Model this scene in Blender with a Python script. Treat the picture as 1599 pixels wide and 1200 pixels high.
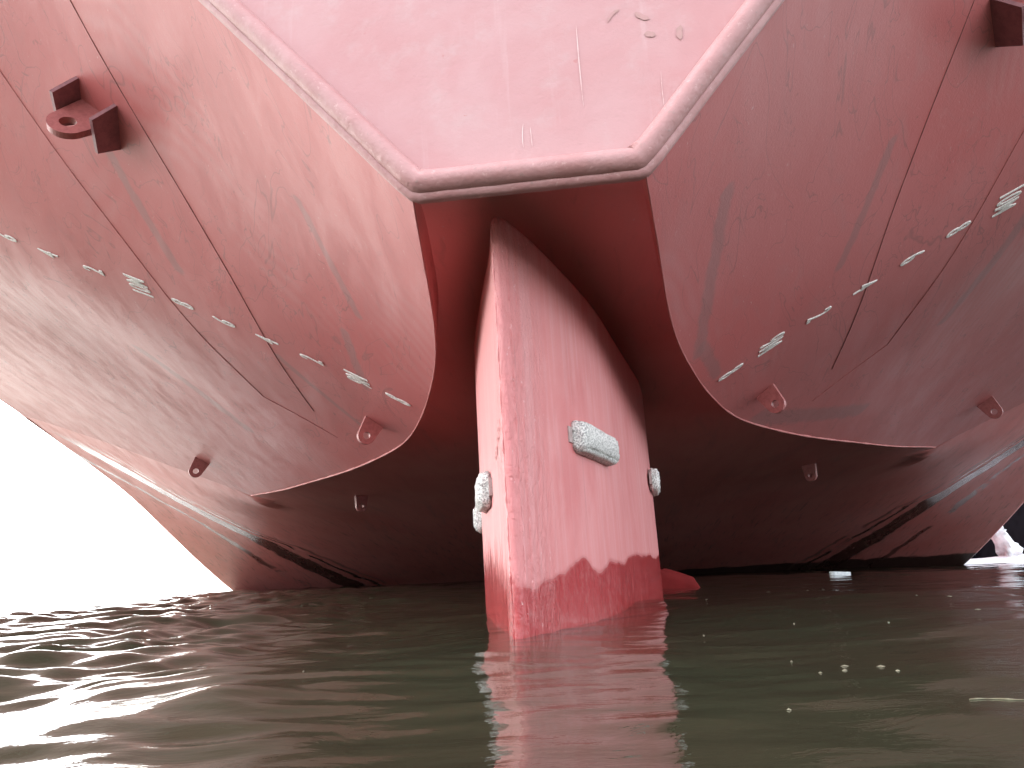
import bpy, bmesh, math, random
import numpy as np
from mathutils import Vector, Matrix

C = bpy.context.scene
COL = C.collection
for o in list(bpy.data.objects): bpy.data.objects.remove(o)
random.seed(4); RNG = np.random.default_rng(7)

# ---------------------------------------------------------------- camera, sky, sun, exposure
H = 0.24                                   # lens height above the water
HEEL = -0.0205                             # the ship leans about a degree
def ship_matrix():
    return Matrix.Translation((0, 0, H)) @ Matrix.Rotation(HEEL, 4, 'Y')
MS = ship_matrix()
CAMX, CAMY, YAW, PITCH, ROLL, FPX = 0.15, -5.656, math.radians(-5.397), math.radians(14.481), math.radians(-3.355), 1157.5
fw = Vector((math.sin(YAW)*math.cos(PITCH), math.cos(YAW)*math.cos(PITCH), math.sin(PITCH)))
rt = Vector((math.cos(YAW), -math.sin(YAW), 0)); upv = rt.cross(fw)
r2 = rt*math.cos(ROLL) + upv*math.sin(ROLL); u2 = -rt*math.sin(ROLL) + upv*math.cos(ROLL)
cam = bpy.data.cameras.new("camera"); cam.sensor_width = 36; cam.lens = FPX/1599*36
cam.clip_start = 0.05; cam.clip_end = 8000
co = bpy.data.objects.new("camera", cam); COL.objects.link(co)
m3 = Matrix((r2, u2, -fw)).transposed().to_4x4()
co.matrix_world = MS @ Matrix.Translation((CAMX, CAMY, 0)) @ m3
C.camera = co

SUN_EL, SUN_AZ = math.radians(46), math.radians(-64)      # azimuth from +Y towards +X
w = bpy.data.worlds.new("World"); C.world = w; w.use_nodes = True
wn = w.node_tree; bg = wn.nodes['Background']
sky = wn.nodes.new('ShaderNodeTexSky'); sky.sky_type = 'NISHITA'; sky.sun_disc = False
sky.sun_elevation = SUN_EL; sky.sun_rotation = SUN_AZ
sky.air_density = 1.0; sky.dust_density = 3.0; sky.ozone_density = 1.0
hs = wn.nodes.new('ShaderNodeHueSaturation'); hs.inputs['Saturation'].default_value = .30
wn.links.new(sky.outputs[0], hs.inputs['Color']); wn.links.new(hs.outputs[0], bg.inputs[0]); bg.inputs[1].default_value = 0.15
sl = bpy.data.lights.new("sun", 'SUN'); sl.energy = 4.0; sl.angle = math.radians(0.5); sl.color = (1, .95, .88)
so = bpy.data.objects.new("sun", sl); COL.objects.link(so)
sd = Vector((math.sin(SUN_AZ)*math.cos(SUN_EL), math.cos(SUN_AZ)*math.cos(SUN_EL), math.sin(SUN_EL)))
so.rotation_euler = sd.to_track_quat('Z', 'Y').to_euler(); so.location = (-20, 10, 30)
C.view_settings.view_transform = 'Standard'; C.view_settings.look = 'None'
C.view_settings.gamma = 1.0; C.view_settings.exposure = 2.92
C.render.engine = 'CYCLES'
C.cycles.max_bounces = 14; C.cycles.diffuse_bounces = 10; C.cycles.glossy_bounces = 4
C.cycles.use_denoising = True

# ---------------------------------------------------------------- helpers
def obj(name, verts, faces, mat, parent=None, smooth=True, mats=None, idx=None):
    me = bpy.data.meshes.new(name); me.from_pydata([tuple(v) for v in verts], [], faces)
    me.materials.append(mat)
    if mats:
        for m in mats: me.materials.append(m)
        me.polygons.foreach_set('material_index', idx)
    me.polygons.foreach_set('use_smooth', [smooth]*len(me.polygons)); me.update()
    o = bpy.data.objects.new(name, me); COL.objects.link(o)
    if parent: o.parent = parent
    return o
def fix_normals(o, toward=None):
    bm = bmesh.new(); bm.from_mesh(o.data); bmesh.ops.recalc_face_normals(bm, faces=bm.faces)
    bm.to_mesh(o.data); bm.free(); return o
def tag(o, label=None, cat=None, group=None, kind=None):
    if label: o['label'] = label
    if cat: o['category'] = cat
    if group: o['group'] = group
    if kind: o['kind'] = kind
    return o
def grid_faces(n, m, off=0, flip=False):
    F = []
    for i in range(n-1):
        for j in range(m-1):
            a = off+i*m+j; q = (a, a+1, a+m+1, a+m)
            F.append(q[::-1] if flip else q)
    return F
def tube(pts, r, seg=8, closed_ends=True):
    """tube along a list of points; r number or list"""
    P = [Vector(p) for p in pts]; V = []; F = []
    n = len(P); rr = r if hasattr(r, '__len__') else [r]*n
    prev = None
    for i in range(n):
        t = (P[min(i+1, n-1)]-P[max(i-1, 0)]).normalized()
        if prev is None:
            a = t.orthogonal().normalized()
        else:
            a = (prev - t*prev.dot(t)).normalized()
        prev = a; b = t.cross(a)
        for k in range(seg):
            an = 2*math.pi*k/seg
            V.append(P[i]+(a*math.cos(an)+b*math.sin(an))*rr[i])
    for i in range(n-1):
        for k in range(seg):
            k2 = (k+1) % seg
            F.append((i*seg+k, i*seg+k2, (i+1)*seg+k2, (i+1)*seg+k))
    if closed_ends:
        F.append(tuple(range(seg))[::-1]); F.append(tuple((n-1)*seg+k for k in range(seg)))
    return V, F

# ---------------------------------------------------------------- materials
class NT:
    def __init__(s, name):
        s.m = bpy.data.materials.new(name); s.m.use_nodes = True; s.t = s.m.node_tree
        s.b = s.t.nodes['Principled BSDF']; s.tc = s.t.nodes.new('ShaderNodeTexCoord')
    def lk(s, a, b): s.t.links.new(a, b)
    def put(s, sock, v):
        if isinstance(v, bpy.types.NodeSocket): s.lk(v, sock)
        elif isinstance(v, tuple) and len(v) == 3 and sock.type == 'RGBA': sock.default_value = (*v, 1)
        else: sock.default_value = v
    def map(s, scale=(1,1,1), loc=(0,0,0), rot=(0,0,0), src=None):
        n = s.t.nodes.new('ShaderNodeMapping'); s.lk(src or s.tc.outputs['Object'], n.inputs[0])
        n.inputs['Scale'].default_value = scale; n.inputs['Location'].default_value = loc; n.inputs['Rotation'].default_value = rot
        return n.outputs[0]
    def noise(s, vec, scale=1, detail=4, rough=.55, dist=0):
        n = s.t.nodes.new('ShaderNodeTexNoise'); s.lk(vec, n.inputs['Vector'])
        n.inputs['Scale'].default_value = scale; n.inputs['Detail'].default_value = detail
        n.inputs['Roughness'].default_value = rough; n.inputs['Distortion'].default_value = dist
        return n.outputs[0]
    def ramp(s, f, a, b, c0=0., c1=1.):
        n = s.t.nodes.new('ShaderNodeMapRange'); n.interpolation_type = 'SMOOTHSTEP'
        s.put(n.inputs[0], f); n.inputs[1].default_value = a; n.inputs[2].default_value = b
        n.inputs[3].default_value = c0; n.inputs[4].default_value = c1
        return n.outputs[0]
    def math(s, op, a, b=0., c=0.):
        n = s.t.nodes.new('ShaderNodeMath'); n.operation = op
        s.put(n.inputs[0], a); s.put(n.inputs[1], b); s.put(n.inputs[2], c)
        return n.outputs[0]
    def mix(s, f, a, b):
        n = s.t.nodes.new('ShaderNodeMix'); n.data_type = 'RGBA'
        s.put(n.inputs[0], f); s.put(n.inputs[6], a); s.put(n.inputs[7], b)
        return n.outputs[2]
    def xyz(s):
        n = s.t.nodes.new('ShaderNodeSeparateXYZ'); s.lk(s.tc.outputs['Object'], n.inputs[0]); return n.outputs
    def bump(s, h, strength=.3, dist=.01, prev=None):
        n = s.t.nodes.new('ShaderNodeBump'); s.lk(h, n.inputs['Height'])
        n.inputs['Strength'].default_value = strength; n.inputs['Distance'].default_value = dist
        if prev: s.lk(prev, n.inputs['Normal'])
        return n.outputs[0]
    def out(s, col, rough, nrm=None, spec=.5):
        s.put(s.b.inputs['Base Color'], col); s.put(s.b.inputs['Roughness'], rough)
        s.b.inputs['Specular IOR Level'].default_value = spec
        if nrm: s.lk(nrm, s.b.inputs['Normal'])
        return s.m

RED = (.48, .15, .145); RED2 = (.46, .115, .11); GREY = (.39, .20, .195); DEEP = (.36, .035, .035)

def hull_paint(name, base=RED, alt=RED2, streak=(2.2, .3, 2.2), scuff=.25, vertical=False, rough=.46):
    n = NT(name)
    big = n.noise(n.map((.5, .35, .5)), 1.3, 3, .5)
    st = n.noise(n.map(streak), 2.2, 7, .62, .6)
    st2 = n.noise(n.map(tuple(v*2.3 for v in streak), (3, 7, 1), (0, 0, .25)), 2.0, 6, .6, 1.2)
    fine = n.noise(n.map((1, 1, 1)), 55, 5, .65)
    col = n.mix(n.ramp(big, .35, .68), base, alt)
    col = n.mix(n.math('MULTIPLY', n.ramp(st, .50, .74), scuff), col, GREY)
    col = n.mix(n.math('MULTIPLY', n.ramp(st2, .60, .72), scuff*.55), col, (.20, .095, .09))
    col = n.mix(n.math('MULTIPLY', n.ramp(st2, .40, .30), .2), col, (.5, .20, .19))
    # small pale scratches and chips
    sc = n.noise(n.map((6, 1.2, 6), (1, 2, 3), (.3, .2, .6)), 9, 2, .5, .4)
    col = n.mix(n.math('MULTIPLY', n.ramp(sc, .72, .76), .35), col, (.55, .38, .36))
    chip = n.noise(n.map((1, 1, 1), (5, 5, 5)), 14, 4, .7)
    col = n.mix(n.math('MULTIPLY', n.ramp(chip, .70, .74), .5), col, (.2, .07, .06))
    r = n.ramp(st, .3, .75, rough, rough+.10)
    plates = n.noise(n.map((1.1, .5, 1.1)), 1.7, 2, .5)
    orange = n.noise(n.map((1, 1, 1)), 130, 3, .6)
    nr = n.bump(plates, .12, .04); nr = n.bump(fine, .25, .006, nr); nr = n.bump(orange, .3, .0018, nr)
    return n, col, r, nr

def ridge(n, vec, scale, width, dist=1.0, seed=0):
    f = n.noise(n.map((1, 1, 1), (seed, seed*.7, 0), (0, 0, 0), vec), scale, 3, .5, dist)
    return n.ramp(n.math('ABSOLUTE', n.math('SUBTRACT', f, .5)), width, 0.)
def worn(n, X, col, segs, tint, amt):
    # old scuffs and overcoated patches, each with a place and a ragged outline of its own
    rag = n.math('MULTIPLY', n.math('SUBTRACT', n.noise(n.map((1, 1, 1), (2, 8, 1)), 7, 5, .65), .5), .35)
    for (x0, y0, x1, y1, wd) in segs:
        dx, dy = x1-x0, y1-y0; L2 = dx*dx+dy*dy
        px = n.math('SUBTRACT', X[0], x0); py = n.math('SUBTRACT', X[1], y0)
        t = n.math('DIVIDE', n.math('ADD', n.math('MULTIPLY', px, dx), n.math('MULTIPLY', py, dy)), L2)
        t = n.math('MINIMUM', n.math('MAXIMUM', t, 0.), 1.)
        ex = n.math('SUBTRACT', px, n.math('MULTIPLY', t, dx)); ey = n.math('SUBTRACT', py, n.math('MULTIPLY', t, dy))
        d = n.math('SQRT', n.math('ADD', n.math('MULTIPLY', ex, ex), n.math('MULTIPLY', ey, ey)))
        d = n.math('ADD', d, n.math('MULTIPLY', rag, wd*3))
        col = n.mix(n.math('MULTIPLY', n.ramp(d, wd, wd*.45), amt), col, tint)
    return col
def mat_lobe():
    n, col, r, nr = hull_paint('hull_paint_worn'); X = n.xyz()
    col = worn(n, X, col, SEGS, (.29, .145, .14), .6)
    sv = n.map((1.6, .45, 1.6))
    mask = n.ramp(n.noise(n.map((.8, .5, .8), (7, 2, 2)), 1.6, 2), .50, .60)
    l1 = ridge(n, sv, .9, .006, 1.4); l2 = ridge(n, sv, 2.1, .008, 1.0, 4); l3 = ridge(n, n.map((3, .5, 3)), 3.5, .007, .5, 9)
    ln = n.math('MAXIMUM', n.math('MAXIMUM', n.math('MULTIPLY', l1, .8), n.math('MULTIPLY', l2, mask)), n.math('MULTIPLY', l3, n.math('MULTIPLY', mask, .6)))
    col = n.mix(n.math('MULTIPLY', ln, .5), col, (.17, .085, .08))
    # pale chevron-like rings, broken up by noise
    wv = n.t.nodes.new('ShaderNodeTexWave'); wv.wave_type = 'RINGS'; wv.rings_direction = 'Z'
    n.lk(n.map((1.2, .6, 1), (3.2, -1.6, 0)), wv.inputs[0]); wv.inputs['Scale'].default_value = 3.2; wv.inputs['Distortion'].default_value = 5; wv.inputs['Detail'].default_value = 2; wv.inputs['Detail Scale'].default_value = .8
    m2 = n.ramp(n.noise(n.map((.6, .6, .6), (1, 5, 2)), 1.1, 2), .50, .66)
    col = n.mix(n.math('MULTIPLY', n.math('MULTIPLY', wv.outputs[1], m2), .16), col, (.50, .28, .27))
    return n.out(col, r, nr, .32)
def mat_run():
    n, col, r, nr = hull_paint('hull_paint_run', base=(.63, .20, .19), alt=(.60, .16, .15), streak=(1.6, .22, 1.6), scuff=.4)  # colour lifted above the outer plating's to stand in for light in the recess
    X = n.xyz(); ax = n.math('ABSOLUTE', X[0]); y = X[1]
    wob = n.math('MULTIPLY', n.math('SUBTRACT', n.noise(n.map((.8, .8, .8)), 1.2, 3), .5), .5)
    # darker, glossier streaks that fan forward and inward to the waterline
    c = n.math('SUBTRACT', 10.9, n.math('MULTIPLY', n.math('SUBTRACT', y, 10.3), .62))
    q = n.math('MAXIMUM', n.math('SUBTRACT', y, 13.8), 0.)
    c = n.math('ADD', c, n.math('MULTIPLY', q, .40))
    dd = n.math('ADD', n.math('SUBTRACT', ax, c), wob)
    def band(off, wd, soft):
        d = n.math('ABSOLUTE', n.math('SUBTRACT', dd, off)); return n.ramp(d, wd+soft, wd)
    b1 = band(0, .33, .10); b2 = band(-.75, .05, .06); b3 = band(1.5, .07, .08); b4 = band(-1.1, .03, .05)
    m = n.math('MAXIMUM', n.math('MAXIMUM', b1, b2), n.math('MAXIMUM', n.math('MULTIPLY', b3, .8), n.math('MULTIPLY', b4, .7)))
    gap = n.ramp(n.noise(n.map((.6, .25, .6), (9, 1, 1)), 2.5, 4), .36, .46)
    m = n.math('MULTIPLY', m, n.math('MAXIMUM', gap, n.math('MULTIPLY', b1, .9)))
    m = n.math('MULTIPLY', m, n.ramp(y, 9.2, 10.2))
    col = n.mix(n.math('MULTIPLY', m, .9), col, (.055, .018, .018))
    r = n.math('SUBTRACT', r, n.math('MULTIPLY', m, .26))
    # fine flow scratches
    ln = n.noise(n.map((3.2, .16, 1.0), (0, 0, 0), (0, 0, .62)), 5, 4, .6)
    ln2 = n.noise(n.map((3.2, .16, 1.0), (0, 0, 0), (0, 0, -.62)), 5, 4, .6)
    side = n.ramp(X[0], -.5, .5)
    lm = n.mix(side, ln, ln2)
    lv = n.t.nodes.new('ShaderNodeRGBToBW'); n.lk(lm, lv.inputs[0])
    col = n.mix(n.math('MULTIPLY', n.ramp(lv.outputs[0], .56, .70), n.ramp(y, 8, 12, 0, .5)), col, (.13, .035, .035))
    # wet weed line at the water
    wz = n.math('ADD', X[2], n.math('MULTIPLY', n.noise(n.map((1, 1, 1)), 1.6, 5), .22))
    col = n.mix(n.ramp(wz, .02, -.04), col, (.055, .018, .016))
    return n.out(col, r, nr, .5)
def mat_transom():
    n = NT('transom_paint')
    big = n.noise(n.map((1, 1, 1)), 1.6, 4, .6, .5)
    v = n.noise(n.map((5, 1, .35)), 3, 5, .6)
    chalk = n.noise(n.map((1, 1, 1), (4, 4, 4)), 4.5, 6, .65)
    col = n.mix(n.ramp(big, .35, .7), (.45, .235, .23), (.43, .195, .19))
    col = n.mix(n.math('MULTIPLY', n.ramp(chalk, .5, .75), .5), col, (.46, .31, .30))
    col = n.mix(n.math('MULTIPLY', n.ramp(v, .6, .78), .4), col, (.5, .32, .31))
    chip = n.noise(n.map((1, 1, 1)), 11, 3, .7)
    col = n.mix(n.math('MULTIPLY', n.ramp(chip, .70, .75), .5), col, (.4, .12, .11))
    fine = n.noise(n.map((1, 1, 1)), 60, 5, .65)
    cloth = n.noise(n.map((1, 1, 1)), 7, 4, .6)
    nr = n.bump(cloth, .35, .012); nr = n.bump(fine, .35, .004, nr)
    return n.out(col, n.ramp(chalk, .3, .7, .38, .55), nr, .5)
def mat_rim():
    n = NT('rim_paint')
    f = n.noise(n.map((1, 1, 1)), 38, 6, .7); b = n.noise(n.map((1, 1, 1)), 6, 4, .6)
    col = n.mix(n.ramp(b, .35, .7), (.44, .225, .215), (.41, .19, .18))
    col = n.mix(n.math('MULTIPLY', n.ramp(f, .60, .68), .5), col, (.3, .2, .18))
    col = n.mix(n.math('MULTIPLY', n.ramp(f, .40, .34), .5), col, (.58, .36, .33))
    nr = n.bump(f, .6, .006); nr = n.bump(b, .4, .02, nr)
    return n.out(col, .45, nr, .5)
def mat_rudder():
    n = NT('rudder_paint'); X = n.xyz()
    v = n.noise(n.map((7, 7, .35)), 2.2, 6, .6, .3); v2 = n.noise(n.map((14, 14, .8), (3, 1, 5)), 2.0, 5, .6)
    big = n.noise(n.map((1, 1, .5)), 1.8, 4, .6)
    col = n.mix(n.ramp(v, .42, .66), (.56, .185, .18), (.58, .235, .23))
    col = n.mix(n.math('MULTIPLY', n.ramp(big, .52, .7), .5), col, (.46, .09, .09))
    col = n.mix(n.math('MULTIPLY', n.ramp(v2, .62, .74), .35), col, (.3, .12, .12))
    # fresh-wet boot band with a ragged upper edge, taller going forward and drawn up in spikes on the port side
    edge = n.math('MULTIPLY', n.math('SUBTRACT', n.noise(n.map((.9, .42, .5)), 2.6, 4, .5), .5), .34)
    spike = n.math('MULTIPLY', n.math('SUBTRACT', n.noise(n.map((16, 16, .3)), 2.2, 4, .7), .42), 1.1)
    port = n.ramp(n.math('ADD', X[0], n.math('MULTIPLY', X[1], .1)), -.42, -.50)
    zz = n.math('SUBTRACT', X[2], edge)
    zz = n.math('SUBTRACT', zz, n.math('MULTIPLY', spike, port))
    lim = n.math('MULTIPLY_ADD', X[1], .035, .075)
    wet = n.ramp(n.math('SUBTRACT', zz, lim), .022, -.018)
    pat = n.noise(n.map((3, 3, 3)), 5, 6, .7)
    wcol = n.mix(n.math('MULTIPLY', n.ramp(pat, .48, .66), .6), (.36, .036, .038), (.40, .10, .095))
    col = n.mix(wet, col, wcol)
    f = n.noise(n.map((1, 1, 1)), 50, 6, .7)
    r = n.mix(wet, (.48, .48, .48), (.16, .16, .16))
    nr = n.bump(n.noise(n.map((1, 1, .6)), 2.5, 2), .35, .03)
    nr = n.bump(f, .3, .004, nr)
    te = n.math('MAXIMUM', n.ramp(X[1], -2.02, -2.3), .12)
    pit = n.math('MULTIPLY', n.noise(n.map((1, 1, .45)), 26, 5, .7, .6), te)
    nr = n.bump(pit, .9, .02, nr)
    spk = n.math('MULTIPLY', n.ramp(n.noise(n.map((1, 1, .7), (3, 3, 3)), 34, 4, .7), .64, .70), n.math('MULTIPLY', te, .7))
    col = n.mix(spk, col, (.75, .50, .48))
    n.put(n.b.inputs['Base Color'], col); n.lk(r, n.b.inputs['Roughness']); n.lk(nr, n.b.inputs['Normal'])
    return n.m
def mat_plain(name, col, rough=.5, alt=None, scale=20, b=.3, dist=.004, metal=0, lo=.4, hi=.65):
    n = NT(name); f = n.noise(n.map((1, 1, 1)), scale, 6, .7)
    c = n.mix(n.ramp(f, lo, hi), col, alt or tuple(x*.6 for x in col))
    n.b.inputs['Metallic'].default_value = metal
    return n.out(c, rough, n.bump(f, b, dist), .5)
def mat_water():
    n = NT('harbour_water'); P = n.tc.outputs['Object']
    big = n.noise(n.map((.5, .5, .5)), 1.5, 3, .5, .5)
    col = n.mix(n.ramp(big, .35, .7), (.026, .032, .018), (.031, .029, .017))
    r1 = n.noise(n.map((1.0, 1.7, 1), (0, 0, 0), (0, 0, .35)), 3.2, 5, .55, .5)
    r2_ = n.noise(n.map((1.0, 2.2, 1), (4, 0, 0), (0, 0, .1)), 14, 4, .55, .4)
    nr = n.bump(r1, .16, .03); nr = n.bump(r2_, .16, .003, nr)
    n.b.inputs['IOR'].default_value = 1.33
    return n.out(col, .035, nr, .5)
SEGS = [(1.02, -1.95, 1.0, -.55, .06), (1.02, -.6, 1.18, -.1, .06), (1.75, 1.3, 3.3, 3.0, .13), (-1.45, -1.75, -1.35, -.9, .04), (-1.55, -.6, -1.6, .1, .05), (-2.4, .2, -1.9, 1.1, .05), (-3.2, -1.3, -3.0, -.4, .06), (2.3, -1.1, 2.1, -.4, .05), (-4.5, 1.5, -4.0, 3.0, .12), (3.9, .2, 3.7, 1.6, .08)]
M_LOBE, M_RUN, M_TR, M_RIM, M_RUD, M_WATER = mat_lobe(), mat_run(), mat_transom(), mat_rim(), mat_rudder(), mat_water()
M_DARKSEAM = mat_plain('weld_dark', (.28, .10, .095), .6)
M_SEAM = mat_plain('weld_painted', (.40, .13, .12), .6, (.36, .10, .09))
M_LUG = mat_plain('lug_paint', (.36, .11, .10), .5, (.28, .08, .075), 30)
M_ZINC = mat_plain('zinc_anode', (.92, .90, .85), .8, (.26, .24, .22), 110, 1.0, .012, 0, .44, .60)
M_GUS = mat_plain('gusset_paint', (.26, .11, .115), .55, (.19, .08, .085), 14)
M_STRAP = mat_plain('strap_steel', (.42, .33, .31), .6, (.3, .2, .18), 60, .6, .004)
M_MARK = mat_plain('mark_white', (.74, .71, .66), .6, (.45, .38, .35), 90, .5, .002)
M_PROP = mat_plain('propeller_paint', (.17, .015, .015), .8, (.14, .012, .012), 5, .2, .004)
M_QUAY = mat_plain('quay_concrete', (.012, .014, .02), .8, (.008, .009, .014), 1.5, .5, .02)
M_QUAY.node_tree.nodes['Principled BSDF'].inputs['Specular IOR Level'].default_value = .05
M_PROP.node_tree.nodes['Principled BSDF'].inputs['Specular IOR Level'].default_value = .1
M_FOAM = mat_plain('foam_white', (.85, .87, .88), .5, (.7, .74, .76), 8, .8, .03)
M_LEAF = mat_plain('leaf_pale', (.20, .18, .12), .9, (.12, .10, .06), 40)
M_BOARD = mat_plain('board_white', (.8, .82, .84), .4, (.55, .6, .62), 25)
M_UPPER = mat_plain('topside_paint', (.05, .06, .09), .4, (.04, .05, .07), 3)

# ---------------------------------------------------------------- water (height field + sheet)
_k = []
for i in range(46):
    lam = 0.16*(1.09**i) if i < 34 else 0.16*(1.09**33)*(1.12**(i-33))
    ang = RNG.normal(-1.3, 1.0); amp = .0022*lam**.85
    _k.append((2*math.pi/lam*math.cos(ang), 2*math.pi/lam*math.sin(ang), amp, RNG.uniform(0, 6.28), lam))
def wave(x, y):
    x = np.asarray(x, float); y = np.asarray(y, float); z = np.zeros(np.broadcast(x, y).shape)
    wx = x+.10*np.sin(1.7*y+.6)+.05*np.sin(4.1*x+2.2*y); wy = y+.09*np.sin(1.3*x+2)+.05*np.sin(3.3*y-2.7*x)
    d = np.hypot(x-.15, y+5.66)
    calm = .40+.95/(1+np.exp((x+.7+.12*(y+5.6))*1.8))          # livelier on the open port side
    chop = 1/(1+np.exp((x+.5+.22*(y+5.6))*2.2))
    for kx, ky, a, ph, lam in _k:
        fade = np.clip(lam*60/np.maximum(d, .1)-.6, 0, 1)*np.where(lam < .7, 1+2.3*chop, 1.7-.6*chop)
        s = .5+.5*np.sin(kx*wx+ky*wy+ph); z = z+a*fade*(2*s**1.5-.85)
    return z*calm
def build_water():
    rad = np.r_[.25, np.exp(np.linspace(math.log(.6), math.log(60), 620)), np.exp(np.linspace(math.log(63), math.log(5000), 60))]
    th = np.radians(np.r_[np.linspace(-62, 52, 620), np.linspace(54, 296, 70)])
    R, T = np.meshgrid(rad, th, indexing='ij'); x = .15+R*np.sin(T); y = -5.66+R*np.cos(T)
    z = wave(x, y); z[:1] = 0
    n, m = R.shape
    V = np.stack([x, y, z], -1).reshape(-1, 3)
    a = np.arange(n*m).reshape(n, m); b = np.roll(a, -1, axis=1)
    F = np.stack([a[:-1], a[1:], b[1:], b[:-1]], -1).reshape(-1, 4)[:, ::-1]
    F = F.tolist(); F.append(a[0].tolist())
    o = obj('water', V.tolist(), F, M_WATER); tag(o, kind='structure')
    return o
water = build_water()
bed = obj('river_bed', [(-5000, -5000, -14), (5000, -5000, -14), (5000, 5000, -14), (-5000, 5000, -14)], [(0, 1, 2, 3)],
          mat_plain('mud', (.05, .04, .03), .9)); tag(bed, kind='structure')

# ---------------------------------------------------------------- hull form (ship frame: X starboard, Y forward, Z up from lens height)
def tps(A):
    A=np.array(A,float);P=A[:,:2];z=A[:,2];n=len(A)
    def ph(r): return np.where(r>1e-9,r*r*np.log(r+1e-12),0)
    K=ph(np.linalg.norm(P[:,None]-P[None],axis=2))+np.eye(n)*1e-3
    Q=np.c_[np.ones(n),P]
    M=np.block([[K,Q],[Q.T,np.zeros((3,3))]])
    w=np.linalg.solve(M,np.r_[z,0,0,0])
    def f(x,y):
        x=np.asarray(x,float);y=np.asarray(y,float);sh=np.broadcast(x,y).shape
        q=np.stack([np.broadcast_to(x,sh).ravel(),np.broadcast_to(y,sh).ravel()],1)
        r=np.linalg.norm(q[:,None]-P[None],axis=2)
        return (ph(r)@w[:n]+w[n]+q@w[n+1:]).reshape(sh)
    return f
marks=[(1.31,0,1.42),(1.64,0,1.62),(2.03,0,1.82),(2.41,0,2.02),(2.8,0,2.22),(3.18,0,2.42),(3.59,0,2.62),(4.03,0,2.82),(4.47,0,3.02),(6,0,3.75),(9,0,5.1),(12,0,6.3)]
tr=[(.49,-2.86,1.57),(.75,-2.86,1.875),(1,-2.86,2.17),(1.5,-2.86,2.755),(2,-2.86,3.34),(3,-2.86,4.45),(4.2,-2.86,5.35),(6,-2.86,6.1),(9,-2.86,6.8),(12,-2.86,7.3)]
Kp=[(.49,-2.86,1.57),(.63,-1.95,1.56),(.76,-1.02,1.43),(.99,-.3,1.34),(1.2,.26,1.29),(1.43,.88,1.24),(2.15,2.04,1.27),(3.12,3.51,1.36),(4.7,5.74,1.53),(6.1,7.64,1.72)]
side=[(12,8.3,4.2),(12,12.9,2.7),(12,16.5,1.1),(12,19.9,-.24),(12,25,-2.4)]
line=[(8,8.0,2.5),(10,8.25,3.35)]
F0=tps(marks+tr[1:]+Kp+side[:2]+line+[(8,10.5,1.75),(5,1.8,2.75),(2.5,1.2,1.69)])
kY=np.array([k[1] for k in Kp]);kX=np.array([k[0] for k in Kp]);kZ=np.array([k[2] for k in Kp])
step=np.array([0,.17,.36,.45,.48,.46,.34,.2,.07,0])
A=[(0,y,z) for y,z in [(-2.86,1.60),(-2.5,1.78),(-1.5,1.87),(0,1.88),(3,1.8),(6,1.6),(9,1.3),(13,.75),(17,.15),(19.6,-.27),(23,-1.2),(30,-3)]]
B=[(4,9,1.4),(8,9.6,2.0),(4,13,.85),(8,13,1.3),(4,17,.2),(8,17,.4),(6,19.7,-.27),(12,8.3,4.2),(12,12.9,2.7),(12,16.5,1.1),(12,19.9,-.27),(12,23,-1.3),(6,23,-1.2),(6,30,-3),(12,30,-3.2),(8,8.0,2.5),(10,8.25,3.35),(12,9,3.98)]
B+=[(x,y,z+s) for x,y,z,s in zip(kX,kY,kZ,step)]
S2=tps(A+[(s*a,b,c) for a,b,c in B for s in (1,-1)])

def Zl(x, y): return F0(np.abs(x), y)
YT = -2.86
ship = bpy.data.objects.new('ship', None); COL.objects.link(ship); ship.matrix_world = MS
tag(ship, 'huge red oxide painted ship stern hanging over the water with a tall rudder', 'ship')

def resample(P, n):
    P = np.array(P, float); d = np.r_[0, np.cumsum(np.linalg.norm(np.diff(P, axis=0), axis=1))]
    # smooth interpolation (Catmull-Rom)
    t = np.linspace(0, d[-1], n); out = []
    for q in t:
        i = min(max(np.searchsorted(d, q)-1, 0), len(P)-2); u = (q-d[i])/(d[i+1]-d[i])
        p0 = P[max(i-1, 0)]; p1 = P[i]; p2 = P[i+1]; p3 = P[min(i+2, len(P)-1)]
        out.append(.5*((2*p1)+(-p0+p2)*u+(2*p0-5*p1+4*p2-p3)*u*u+(-p0+3*p1-3*p2+p3)*u**3))
    return np.array(out)
KN = resample([(a, b) for a, b, c in Kp], 150)
for _i in range(60): KN[1:-1] = KN[1:-1]*.5+(KN[:-2]+KN[2:])*.25 
                    # knuckle curve in plan
kn_step = np.interp(KN[:, 1], kY, step)

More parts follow.
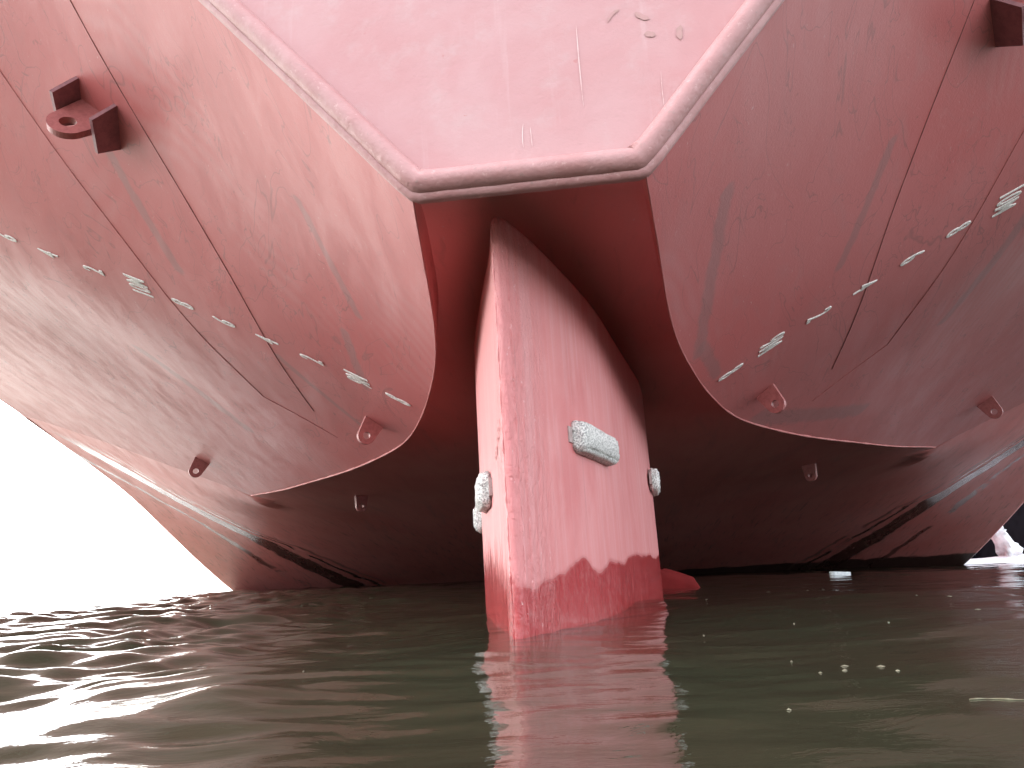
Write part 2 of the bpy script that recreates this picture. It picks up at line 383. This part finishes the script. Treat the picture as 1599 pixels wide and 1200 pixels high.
# outer stern plating, port and starboard
for s in (-1, 1):
    ns = 90; t = np.linspace(0, 1, len(KN))
    S = np.linspace(0, 1, ns)**1.5
    X = KN[:, 0][:, None]*(1-S)+12*S; Yo = YT+t*(9-YT)
    Y = KN[:, 1][:, None]*(1-S)+Yo[:, None]*S
    Z = Zl(X, Y)
    V = np.stack([s*X, Y, Z], -1).reshape(-1, 3)
    o = obj('stern_plating', V.tolist(), grid_faces(len(KN), ns, 0, s > 0), M_LOBE, ship)
    o['label'] = 'port stern plating, pale worn pink' if s < 0 else 'starboard stern plating, darker red'
    # rise of the recess above the knuckle (a lip of plate)
    zk = Zl(KN[:, 0], KN[:, 1]); inn = np.maximum(KN[:, 0]-.03, .0)
    zr = S2(inn, KN[:, 1]); zr = np.maximum(zr, zk+.004)
    rows = np.stack([np.stack([s*KN[:, 0], KN[:, 1], zk], -1), np.stack([s*inn, KN[:, 1], zr+.01], -1)], 1).reshape(-1, 3)
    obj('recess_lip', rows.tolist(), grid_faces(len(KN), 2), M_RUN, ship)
    # welded edge bar that follows the knuckle
    P = [(s*a, b, c-.004) for (a, b), c in zip(KN, zk)]
    V, F = tube(P, [(.003+.008*min(1, i/70))*(1+.35*math.sin(i*.9)*math.sin(i*.23)) for i in range(len(P))], 8)
    obj('edge_bar', V, F, M_SEAM, ship)

# recess over the rudder and the run of the hull forward of it
def build_run():
    Ys = np.r_[np.linspace(YT, 7.64, 150), np.linspace(7.75, 9, 16), np.linspace(9.15, 34, 170)]
    m = 141; u = np.linspace(-1, 1, m)
    xm = np.where(Ys <= 7.64, np.interp(Ys, KN[:, 1], KN[:, 0]-.025), np.where(Ys < 9, np.interp(Ys, [7.64, 8.0, 8.25, 9], [6.1, 7.7, 8.8, 12]), 12))
    # seam from the knuckle end out to the side is a straight line in plan
    xm = np.where((Ys > 7.64) & (Ys < 9), 6.1+(Ys-7.64)/(9-7.64)*5.9, xm)
    X = xm[:, None]*u; Y = np.repeat(Ys[:, None], m, 1); Z = S2(X, Y)
    # blend to the outer plating along the shared seam
    seamY = 7.64+(np.abs(X)-6.1)/5.9*(9-7.64)
    wgt = np.clip(1-(Y-seamY)/1.6, 0, 1)*(np.abs(X) > 6.0)*(Y > 7.5)
    wgt = wgt*wgt*(3-2*wgt); Z = Z*(1-wgt)+Zl(X, Y)*wgt
    V = np.stack([X, Y, Z], -1).reshape(-1, 3)
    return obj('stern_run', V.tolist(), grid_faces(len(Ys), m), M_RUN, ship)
build_run()

# ship's sides: round the turn, then straight up
for s in (-1, 1):
    ys = np.r_[np.linspace(YT, 9, 40), np.linspace(9.15, 34, 70)]
    z0 = np.where(ys <= 9, Zl(12*np.ones_like(ys), ys), S2(12*np.ones_like(ys), ys))
    prof = [(0, 0), (.10, .06), (.2, .16), (.28, .32), (.32, .55), (.34, 1.2)]
    rows = [np.stack([s*(12+dx)*np.ones_like(ys), ys, z0+dz], -1) for dx, dz in prof]
    zt = np.maximum(z0+1.6, 9.0)
    rows += [np.stack([s*12.34*np.ones_like(ys), ys, zt], -1)]
    V = np.stack(rows, 1).reshape(-1, 3)
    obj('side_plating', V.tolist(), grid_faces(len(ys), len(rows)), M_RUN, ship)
    z1 = zt; rows = [np.stack([s*12.34*np.ones_like(ys), ys, z1], -1), np.stack([s*12.36*np.ones_like(ys), ys, z1+0*z1+13+0*z0], -1)]
    obj('topside', np.stack(rows, 1).reshape(-1, 3).tolist(), grid_faces(len(ys), 2), M_UPPER, ship)  # unseen upper side, made taller to block the sun
# forward body beyond the stern and the deck (never seen from the stern, closes the ship; deck added and set high for its shadow)
V = [(-12.36, YT, 22), (12.36, YT, 22), (12.36, 120, 22), (-12.36, 120, 22), (-12.36, 34, 22), (12.36, 34, 22),
     (-12.36, 34, -5), (12.36, 34, -5), (-12.36, 120, -5), (12.36, 120, -5)]
obj('deck', V, [(0, 1, 2, 3)], M_UPPER, ship, False)
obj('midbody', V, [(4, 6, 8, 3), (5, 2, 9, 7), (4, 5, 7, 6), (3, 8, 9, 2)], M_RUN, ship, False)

# transom
xs = np.r_[0, .49, np.linspace(.6, 12, 60)]
def ztr(x): return np.where(x <= .49, 1.57, Zl(np.maximum(x, .49), YT*np.ones_like(x)))
V = []; F = []
xx = np.r_[-xs[::-1], xs[1:]]; zb = ztr(np.abs(xx)); nz = 26
for i, x in enumerate(xx):
    for j in range(nz):
        t = (j/(nz-1))**1.5; V.append((x, YT, zb[i]*(1-t)+22*t))
obj('transom', V, grid_faces(len(xx), nz, 0, True), M_TR, ship)
# rim: half round bar and flat lip, along port side, bottom and starboard side
def rim():
    x = np.r_[np.linspace(5.5, .49, 90)]; side = [(a, float(ztr(np.array([a]))[0])) for a in x]
    path = [(-a, z) for a, z in side]+[(a, 1.57) for a in np.linspace(-.46, .46, 24)]+[(a, z) for a, z in side[::-1]]
    P = np.array(path); n = len(P)
    P[1:-1] = P[1:-1]*.6+(P[:-2]+P[2:])*.2
    T = np.gradient(P, axis=0); T /= np.linalg.norm(T, axis=1)[:, None]
    # sharp corners: keep the mitre
    N = np.stack([-T[:, 1], T[:, 0]], -1)            # points inward (up)
    for c in (89, 90, 90+24-1, 90+24):
        pass
    lens = 1/np.clip(np.abs(np.sum(N*np.roll(N, 1, axis=0), axis=1)), .75, 1)
    def sweep(prof, name, jitter):
        V = []
        for i in range(n):
            for (a, b) in prof:
                q = P[i]+N[i]*a*lens[i]; jj = jitter*(math.sin(i*1.7+a*90)+math.sin(i*.61+b*70))
                V.append((q[0], YT-b-jj, q[1]))
        obj(name, V, grid_faces(n, len(prof)), M_RIM, ship)
    bar = [(.060+.052*math.cos(t)*1.0, .012+.060*math.sin(t)) for t in np.linspace(-.35, math.pi+.35, 15)]
    sweep(bar, 'rim_bar', .0009)
    lip = [(.030, .0), (.028, .016), (.012, .024), (.002, .022), (-.014, .012), (-.018, -.004), (-.012, -.03)]
    sweep(lip, 'rim_lip', .0012)
rim()

# plate seams that run fore and aft on the outer plating
def seam(pts, r, mat, name):
    P = resample(pts, 60)
    for s in (-1, 1):
        Q = [(s*a, b, float(Zl(a, b))-.002) for a, b in P]
        V, F = tube(Q, [r*(1+.25*math.sin(i*2.1)) for i in range(len(Q))], 6); obj(name, V, F, mat, ship)
seam([(3.0, -2.6), (2.85, -1.9), (2.55, -1.0), (2.43, -.2), (2.46, 1.2)], .0032, M_DARKSEAM, 'plate_seam')
seam([(4.3, -2.0), (3.75, -1.0), (3.4, -.3), (3.15, .7), (3.05, 1.36)], .003, M_SEAM, 'weld_seam')
seam([(3.05, 1.36), (2.7, 1.55), (2.4, 1.72)], .003, M_SEAM, 'weld_seam')

# ---------------------------------------------------------------- draft marks
T0 = 7.381
mz = {8.8: 1.31, 9.0: 1.64, 9.2: 2.03, 9.4: 2.41, 9.6: 2.80, 9.8: 3.18, 10.0: 3.59, 10.2: 4.03, 10.4: 4.47, 10.6: 4.90}
def text_mesh(body):
    cu = bpy.data.curves.new('t', 'FONT'); cu.body = body; cu.size = .145; cu.align_x = 'CENTER'
    cu.extrude = .004; cu.offset = .0008; cu.space_character = 1.05
    o = bpy.data.objects.new('t', cu); COL.objects.link(o)
    dg = bpy.context.evaluated_depsgraph_get(); me = bpy.data.meshes.new_from_object(o.evaluated_get(dg))
    V = [v.co.copy() for v in me.vertices]; F = [tuple(p.vertices) for p in me.polygons]
    bpy.data.objects.remove(o); bpy.data.meshes.remove(me); return V, F
for d, x0 in mz.items():
    txt = {9.0: '9M', 10.0: '10M'}.get(d, str(int(round(d*10)) % 10))
    TV, TF = text_mesh(txt)
    for s in (-1, 1):
        V = []
        for v in TV:
            x = x0+(v.y-.05)/.507; y = s*v.x*.72
            V.append((s*x, y, float(Zl(x, y))-.004-v.z))
        o = fix_normals(obj('draft_mark', V, TF, M_MARK, ship, False))
        o['label'] = 'white draft mark reading '+txt

# ---------------------------------------------------------------- lugs
def hull_frame(s, x, y, F):
    e = .05; z = float(F(x, y)); dx = (float(F(x+e, y))-z)/e; dy = (float(F(x, y+e))-z)/e
    n = Vector((s*dx, dy, -1)).normalized()           # outward (down)
    return Vector((s*x, y, z)), n
def padeye(s, x, y, F, a, size=.2, thick=.035, root=None, name='padeye'):
    p, n = hull_frame(s, x, y, F)
    nf = Vector((-s*a, -1, 0)).normalized(); nf = (nf-n*nf.dot(n)).normalized(); side = n.cross(nf)
    R = size*.36; L = size*.68; hole = R*.42; N = 18
    lft = [(-R*1.25+R*.25*q, -.03+(L+.03)*q) for q in np.linspace(0, .9, 7)]
    outer = lft+[(math.cos(t)*R, L+math.sin(t)*R) for t in np.linspace(math.pi, 0, N)]+[(-a, b) for a, b in lft[::-1]]+[(R*1.25*q, -.03) for q in np.linspace(.85, -.85, 10)]
    m = len(outer); inner = []
    for (u, v) in outer:
        an = math.atan2(v-L, u); inner.append((hole*math.cos(an), L+hole*math.sin(an)))
    V = []
    for w in (-thick/2, thick/2):
        for (u, v) in outer: V.append(p+side*u+n*v+nf*w)
        for (u, v) in inner: V.append(p+side*u+n*v+nf*w)
    F2 = []
    for b, fl in ((0, 1), (2*m, 0)):
        for i in range(m):
            j = (i+1) % m; q = (b+i, b+j, b+m+j, b+m+i); F2.append(q if fl else q[::-1])
    for i in range(m):
        j = (i+1) % m
        F2.append((i, 2*m+i, 2*m+j, j)); F2.append((m+i, m+j, 3*m+j, 3*m+i))
    return fix_normals(obj(name, V, F2, M_LUG, root or ship, False)), p, n, nf, side
for s in (-1, 1):
    padeye(s, 1.74, .80, Zl, .75, .22, .045)
    padeye(s, 3.75, 6.85, S2, .9, .26, .06)
    padeye(s, 6.35, 6.27, Zl, .8, .30, .06)
    # heavy towing lug: eye plate between two gusset plates
    pl, p, n, nf, side = padeye(s, 3.09, -1.36, Zl, .15, .36, .05, None, 'towing_lug')
    pl.data.materials.clear(); pl.data.materials.append(M_LUG)
    for k in (-1, 1):
        V = []
        o1 = p+side*k*.18
        prof = [(-.03, -.19), (.19, -.14), (.21, .14), (-.03, .19)]
        for w in (-.014, .014):
            for (v, q) in prof: V.append(o1+n*v+nf*q+side*w)
        F2 = [(0, 1, 2, 3)[::-1], (4, 5, 6, 7)]+[(i, (i+1) % 4, 4+(i+1) % 4, 4+i) for i in range(4)]
        g = fix_normals(obj('gusset', V, F2, M_GUS, ship, False)); g.parent = pl

# ---------------------------------------------------------------- rudder
RT = 1.665; RB = -3.6
plan = [(-.172, -2.475), (-.149, -2.44), (-.01, -2.07), (.251, -1.185), (.435, -.32), (.60, .5), (.71, 1.15), (.76, 1.8), (.70, 2.35), (.46, 2.85), (.02, 3.08),
        (-.38, 2.85), (-.62, 2.3), (-.70, 1.5), (-.695, .6), (-.607, -.464), (-.431, -1.364), (-.279, -2.05), (-.212, -2.44), (-.196, -2.475)]
P1 = resample(plan, 220)
ctr = np.array([0.02, .3])
def rudder():
    zs = np.r_[np.linspace(RB, 0, 30), np.linspace(.05, RT-.06, 40)]
    V = []; F = []; n = len(P1)
    for z in zs:
        for q in P1: V.append((q[0], q[1], z))
    for dz, sc in ((-.035, .006), (-.012, .018), (0, .04)):
        for q in P1:
            d = ctr-q; d = d/np.linalg.norm(d); V.append((q[0]+d[0]*sc, q[1]+d[1]*sc, RT+dz))
    rows = len(zs)+3
    for i in range(rows-1):
        for j in range(n):
            k = (j+1) % n; F.append((i*n+j, i*n+k, (i+1)*n+k, (i+1)*n+j))
    F.append(tuple((rows-1)*n+j for j in range(n))); F.append(tuple(range(n))[::-1])
    o = fix_normals(obj('rudder', V, F, M_RUD, ship)); return o
rud = rudder(); rud['label'] = 'tall pink painted rudder blade, deep red and wet at its foot'
V, F = tube([(0.02, .9, RT-.02), (0.02, .9, 2.2)], .30, 32); so_ = obj('rudder_stock', V, F, M_RUD, ship)
def plan_pt(side_right, y):
    A = np.array(plan[1:11] if side_right else plan[10:19][::-1])
    o_ = np.argsort(A[:, 1]); x = float(np.interp(y, A[o_, 1], A[o_, 0])); e = .05
    x2 = float(np.interp(y+e, A[o_, 1], A[o_, 0])); t = Vector((x2-x, e, 0)).normalized()
    nn = Vector((t.y, -t.x, 0)) if side_right else Vector((-t.y, t.x, 0))
    return Vector((x, y, 0)), t, nn
# welded ridges of the trailing edge bar
for pts, rr in (([(-.146, -2.43)], .0045), ([(-.204, -2.455)], .005), ([(-.118, -2.36)], .0028)):
    x, y = pts[0]; Q = [(x+.002*math.sin(z*31)+.001*math.sin(z*77), y, z) for z in np.linspace(-.4, RT-.05, 160)]
    V, F = tube(Q, [rr*(1+.3*math.sin(i*1.9)+.25*math.sin(i*.7)) for i in range(len(Q))], 6)
    obj('weld_bead', V, F, M_RUD, rud)
def anode(right, y, z, L, Hh, T, tilt=0):
    p, t, nn = plan_pt(right, y); p = p+Vector((0, 0, z)); up = Vector((0, 0, 1))
    t2 = t*math.cos(tilt)+up*math.sin(tilt); up2 = -t*math.sin(tilt)+up*math.cos(tilt)
    bm = bmesh.new()
    hx, hz = L/2, Hh/2; c = Hh*.26
    base = [(-hx+c*.6, -hz), (hx-c*.6, -hz), (hx, -hz+c), (hx, hz-c), (hx-c*.6, hz), (-hx+c*.6, hz), (-hx, hz-c), (-hx, -hz+c)]
    lay = []
    for (w, sc) in ((-.01, 1), (T*.45, 1), (T, .80)):
        lay.append([bm.verts.new(p+t2*(a*(1-(1-sc)*.45))+up2*(b*sc)+nn*w) for a, b in base])
    for i in range(2):
        for j in range(8):
            k = (j+1) % 8; bm.faces.new((lay[i][j], lay[i][k], lay[i+1][k], lay[i+1][j]))
    bm.faces.new(lay[2]); bm.faces.new(lay[0][::-1])
    bmesh.ops.recalc_face_normals(bm, faces=bm.faces)
    bmesh.ops.bevel(bm, geom=list(bm.edges), offset=.014, segments=2, affect='EDGES')
    bmesh.ops.subdivide_edges(bm, edges=[e for e in bm.edges if e.calc_length() > .05], cuts=5, use_grid_fill=True)
    for v in bm.verts: v.co += Vector((RNG.normal(0, .0016), RNG.normal(0, .0016), RNG.normal(0, .0016)))
    me = bpy.data.meshes.new('anode'); bm.to_mesh(me); bm.free(); me.materials.append(M_ZINC)
    for f in me.polygons: f.use_smooth = True
    o = bpy.data.objects.new('anode', me); COL.objects.link(o); o.parent = rud
    V = []
    a0, a1 = hx+.055, Hh*.24
    for w in (-.01, .012):
        for (a, b) in ((-a0, -a1), (a0, -a1), (a0, a1), (-a0, a1)): V.append(p+t2*a+up2*b+nn*w)
    o2 = fix_normals(obj('anode_strap', V, [(0, 1, 2, 3), (7, 6, 5, 4), (0, 4, 5, 1), (1, 5, 6, 2), (2, 6, 7, 3), (3, 7, 4, 0)], M_STRAP, rud, False))
    return o
anode(True, -1.42, .70, .74, .175, .085)['label'] = 'speckled grey zinc block in the middle of the rudder face'
anode(True, 1.15, .74, .62, .20, .08)['label'] = 'speckled zinc block at the right edge of the rudder'
anode(False, -1.36, .475, .50, .20, .07)['label'] = 'larger zinc block on the left edge of the rudder'
anode(False, .1, .43, .52, .20, .085)['label'] = 'small zinc block low behind the left edge of the rudder'
# a pale run under the middle anode and a rusty gouge lower down
for (y, z0, z1, wd, mt, nm) in ((-1.62, .60, .47, .012, M_ZINC, 'zinc_run'), (-1.60, .60, .54, .006, M_ZINC, 'zinc_run'), (-.86, .26, .08, .014, M_DARKSEAM, 'rust_gouge')):
    V = []
    for i in range(14):
        t = i/13; p, tt, nn = plan_pt(True, y+.004*math.sin(i*1.3)); w2 = wd*(1-.75*t)*(1+.35*math.sin(i*2.3))*.5*min(1, 3*t+.3)
        for q in (-1, 1): V.append(p+tt*q*w2+nn*.0035+Vector((0, 0, z0+(z1-z0)*t)))
    obj(nm, V, grid_faces(14, 2), mt, rud, False)
# little dark chips beside the port anode
for (y, z) in ((-2.28, .70), (-2.28, .665), (-2.2, .675), (-2.2, .64), (-2.10, .65), (-2.02, .62), (-2.0, .60), (-1.95, .585)):
    p, t, nn = plan_pt(False, y); p = p+Vector((0, 0, z))+nn*.006
    V = [p+t*math.cos(k/7*6.28)*.028+Vector((0, 0, 1))*math.sin(k/7*6.28)*.011*(1+.3*math.sin(k*3)) for k in range(7)]
    obj('paint_chip', V, [tuple(range(7))], M_DARKSEAM, rud, False)

# pale and grey leaf-shaped paint patches on the transom
def patch(x, z, L, Wd, ang, mat, bend=0):
    V = []; n = 12
    for k in range(n):
        t = k/(n-1); u = (t-.5)*L; wv = Wd*math.sin(math.pi*t)**.8*(1+.2*math.sin(9*t)); c = bend*(4*t*(1-t))
        for q in (-1, 1):
            a = u; b = q*wv/2+c; V.append((x+a*math.cos(ang)-b*math.sin(ang), YT-.0035, z+a*math.sin(ang)+b*math.cos(ang)))
    obj('paint_patch', V, grid_faces(n, 2), mat, ship, False)
M_GP = mat_plain('patch_grey', (.36, .20, .175), .5, (.42, .21, .20), 12)
M_PP = mat_plain('drip_pale', (.62, .42, .40), .5, (.5, .26, .25), 9)

for (x, z, L, W, a, mt, bd) in ((.428, 2.35, .085, .018, .8, M_GP, .012), (.551, 2.335, .075, .03, -.65, M_GP, -.006), (.575, 2.235, .05, .032, -.3, M_GP, 0), (.705, 2.225, .075, .03, 1.45, M_GP, .006),
        (.262, 2.12, .42, .006, 1.57, M_PP, .002), (-.003, 1.81, .12, .005, 1.52, M_PP, .004), (.03, 1.80, .1, .004, 1.6, M_PP, 0), (.6, 1.95, .2, .004, 1.55, M_PP, .003)):
    patch(x, z, L, W, a, mt, bd)

# ---------------------------------------------------------------- propeller (one blade tip breaks the surface)
hubp = Vector((0, 4.6, -3.48))
prop = bpy.data.objects.new('propeller', None); COL.objects.link(prop); prop.parent = ship; prop.location = hubp
V, F = tube([(0, -1.0, 0), (0, -.85, 0), (0, -.3, 0), (0, .6, 0)], [.12, .36, .48, .5], 28); obj('hub', V, F, M_PROP, prop)
def blade(k, ang0):
    Rr = 3.62; V = []; nr_, nc = 26, 15
    for i in range(nr_):
        r = .42+(Rr-.42)*i/(nr_-1); f = (r/Rr); ch = 1.9*math.sqrt(max(.0, 1-((f-.62)/.39)**2)) if f > .62 else 1.15+.75*math.sin((f/.62)*math.pi/2)
        ch = max(ch, .02); pitch = math.atan2(.75*Rr, 2*r)+.1; skew = .10*f*f
        for j in range(nc):
            u = (j/(nc-1)-.5)*ch; th = ang0+skew+u*math.cos(pitch)/r
            V.append((r*math.sin(th), u*math.sin(pitch), r*math.cos(th)))
    o = obj('blade', V, grid_faces(nr_, nc), M_PROP, prop)
    md = o.modifiers.new('thick', 'SOLIDIFY'); md.thickness = .06; md.offset = 0
    return o
for k in range(4): blade(k, .25+k*math.pi/2)

# ---------------------------------------------------------------- quay wall on the starboard side
def quay():
    V = []; F = []
    def box(x0, x1, y0, y1, z0, z1):
        b = len(V); V.extend([(x0, y0, z0), (x1, y0, z0), (x1, y1, z0), (x0, y1, z0), (x0, y0, z1), (x1, y0, z1), (x1, y1, z1), (x0, y1, z1)])
        F.extend([(b, b+3, b+2, b+1), (b+4, b+5, b+6, b+7), (b, b+1, b+5, b+4), (b+1, b+2, b+6, b+5), (b+2, b+3, b+7, b+6), (b+3, b, b+4, b+7)])
    box(24.5, 60, 28, 260, -13, 4.2); box(24.2, 25.3, 28, 260, 4.202, 4.7)
    for y in np.arange(30, 256, 8): box(24.1, 24.497, y, y+.9, -3, 3.9)
    return obj('quay_wall', V, F, M_QUAY, None, False)
q = quay(); tag(q, 'dark concrete quay wall beyond the starboard quarter of the ship', 'quay wall')

# overboard discharge and its foam
def jet():
    V = []; n, m = 40, 14
    for i in range(n):
        t = i/(n-1); x = 12.3+1.9*t; z = 2.35-2.4*t**1.9; rr = .10+.26*t
        for j in range(m):
            a = 2*math.pi*j/m; q = rr*(1+.25*math.sin(5*a+i*.9)+.18*math.sin(9*a-i*1.7))
            V.append((x+q*math.cos(a)*.9, 21.5+q*math.sin(a), z+.15*q*math.sin(3*a+i)))
    F = []
    for i in range(n-1):
        for j in range(m): k = (j+1) % m; F.append((i*m+j, i*m+k, (i+1)*m+k, (i+1)*m+j))
    return obj('water_jet', V, F, M_FOAM)
j_ = jet(); tag(j_, 'white arc of water pouring from the ship side into the harbour', 'water jet')
def foam():
    V = []; F = []
    n = 60
    V.append((15.2, 21.2, .16))
    for ring, (sc, zz) in enumerate(((.35, .22), (.75, .12), (1, .01))):
        for k in range(n):
            a = 2*math.pi*k/n; q = sc*(1+.12*math.sin(3*a)+.08*math.sin(7*a+1)+.07*math.sin(13*a+ring))
            V.append((15.2+3.2*q*math.cos(a), 21.2+1.7*q*math.sin(a), zz+.05*math.sin(11*a+ring*2)*(ring < 2)))
    for k in range(n): F.append((0, 1+k, 1+(k+1) % n))
    for r_ in range(2):
        for k in range(n):
            a = 1+r_*n+k; b = 1+r_*n+(k+1) % n; F.append((a, a+n, b+n, b))
    return obj('foam_patch', V, F, M_FOAM)
f_ = foam(); tag(f_, 'bright white churned foam where the discharged water lands', 'foam', kind='stuff')

# ---------------------------------------------------------------- floating bits
def pix_water(u, v):
    d = MS.to_3x3() @ (fw + r2*((u-799.5)/FPX) + u2*((600-v)/FPX)); c = co.matrix_world.translation
    t = -c.z/d.z; return c.x+d.x*t, c.y+d.y*t, t
BOARD = (4.79, 9.56); STK = (0.81, -4.13, 0.93, -4.17)
LEAF_LABELS = ['tan leaf speck on the water a little below the white board, toward the rudder', 'pale leaf speck nearest the right side of the rudder reflection', 'tiny pale speck leftmost in the loose scatter below the white board', 'small pale speck topmost in the loose scatter below the white board', 'pale leaf in the middle of the loose scatter below the white board', 'tiny pale speck rightmost in the loose scatter below the white board', 'oval pale leaf on the water far right, below the ship corner', 'largest pale leaf at the right edge of the picture', 'small pale leaf alone between the far right leaves and the lower cluster', 'tiny speck left of and above the lower leaf cluster', 'small pale leaf leftmost in the lower cluster of five', 'pale leaf second from left, the higher one of an overlapping pair', 'pale leaf just under another in the overlapping pair of the lower cluster', 'widest pale leaf of the lower cluster, right of the pair', 'small pale leaf rightmost in the lower cluster of five', 'small white speck lowest on the water, well below the leaf cluster', 'tiny speck alone above the lower cluster, right of the rudder reflection', 'tiny speck alone left of the oval far right leaf', 'tiny speck beside the lower right edge of the rudder reflection', 'pale scrap floating at the left corner where the ship meets the water', 'pale scrap second from the left ship corner', 'small pale scrap on dark water between ship corner and rudder', 'pale scrap on dark water nearer the rudder than the ship corner', 'tiny speck on open dark water below the left ship corner', 'tiny speck lowest on the dark water left of the rudder', 'tiny pale speck just right of the propeller blade', 'pale scrap closest to the left side of the rudder']
LEAVES = [(1.73, 1.69, 0.058), (0.84, -0.64, 0.031), (1.63, -0.03, 0.025), (2.14, 1.36, 0.038), (1.77, 0.09, 0.041), (1.78, -0.17, 0.03), (2.06, -1.22, 0.042), (1.77, -2.14, 0.047), (1.3, -2.41, 0.018), (0.68, -3.38, 0.012), (0.68, -3.66, 0.016), (0.78, -3.52, 0.029), (0.75, -3.62, 0.022), (0.85, -3.58, 0.031), (0.85, -3.69, 0.018), (0.49, -4.13, 0.012), (0.96, -2.3, 0.012), (1.93, -1.11, 0.021), (0.55, -2.58, 0.013), (-11.82, 22.06, 0.417), (-6.63, 10.99, 0.186), (-3.85, 5.99, 0.085), (-3.51, 6.58, 0.133), (-2.67, 1.49, 0.033), (-0.72, -3.42, 0.01), (1.36, 11.87, 0.061), (-3.3, 7.42, 0.07)]
for i, (x, y, L) in enumerate(LEAVES):
    n = 9; V = []; a0 = RNG.uniform(0, 6.28); z0 = float(wave(x, y))+.003
    V.append((x, y, z0+.0008))
    for k in range(n):
        a = 2*math.pi*k/n; rx = L*.4*(1+.15*math.sin(3*a+i)); ry = L*.3*(1+.2*math.sin(2*a+i)); 
        px = x+rx*math.cos(a)*math.cos(a0)-ry*math.sin(a)*math.sin(a0); py = y+rx*math.cos(a)*math.sin(a0)+ry*math.sin(a)*math.cos(a0)
        V.append((px, py, float(wave(px, py))+.0006+.0004*math.sin(2*a)))
    o = fix_normals(obj('floating_leaf', V, [(0, 1+k, 1+(k+1) % n) for k in range(n)], M_LEAF))
    tag(o, LEAF_LABELS[i], 'leaf', 'pale leaves floating on the brown water')
# white board
x, y = BOARD; V = []; F = []
L, Wd, T = .40, .14, .07
a = .05
for dz in (0, 1):
    for (u, v) in ((-L/2, -Wd/2), (-L/2+.05, -Wd/2-.03), (L/2-.12, -Wd/2), (L/2, -Wd/2+.05), (L/2-.03, Wd/2), (-L/2+.02, Wd/2)):
        V.append((x+u*math.cos(a)-v*math.sin(a), y+u*math.sin(a)+v*math.cos(a), -.02+dz*(T+.03*(u > 0)*0+.02*(u < -.1))))
F = [tuple(range(6))[::-1], tuple(range(6, 12))]+[(k, (k+1) % 6, 6+(k+1) % 6, 6+k) for k in range(6)]
o = fix_normals(obj('floating_board', V, F, M_BOARD, None, False)); md = o.modifiers.new('b', 'BEVEL'); md.width = .012; md.segments = 2
tag(o, 'small white board floating on dark water right of the rudder', 'board')
# thin stick at the right
V, F = tube([(STK[0]+t*(STK[2]-STK[0]), STK[1]+t*(STK[3]-STK[1])+.01*math.sin(t*7), float(wave(STK[0]+t*(STK[2]-STK[0]), STK[1]+t*(STK[3]-STK[1])))+.001) for t in np.linspace(0, 1, 24)], [.0013+.0007*math.sin(i*.8) for i in range(24)], 6)
o = obj('floating_stick', V, F, M_LEAF); tag(o, 'thin pale stick floating at the far right', 'stick')
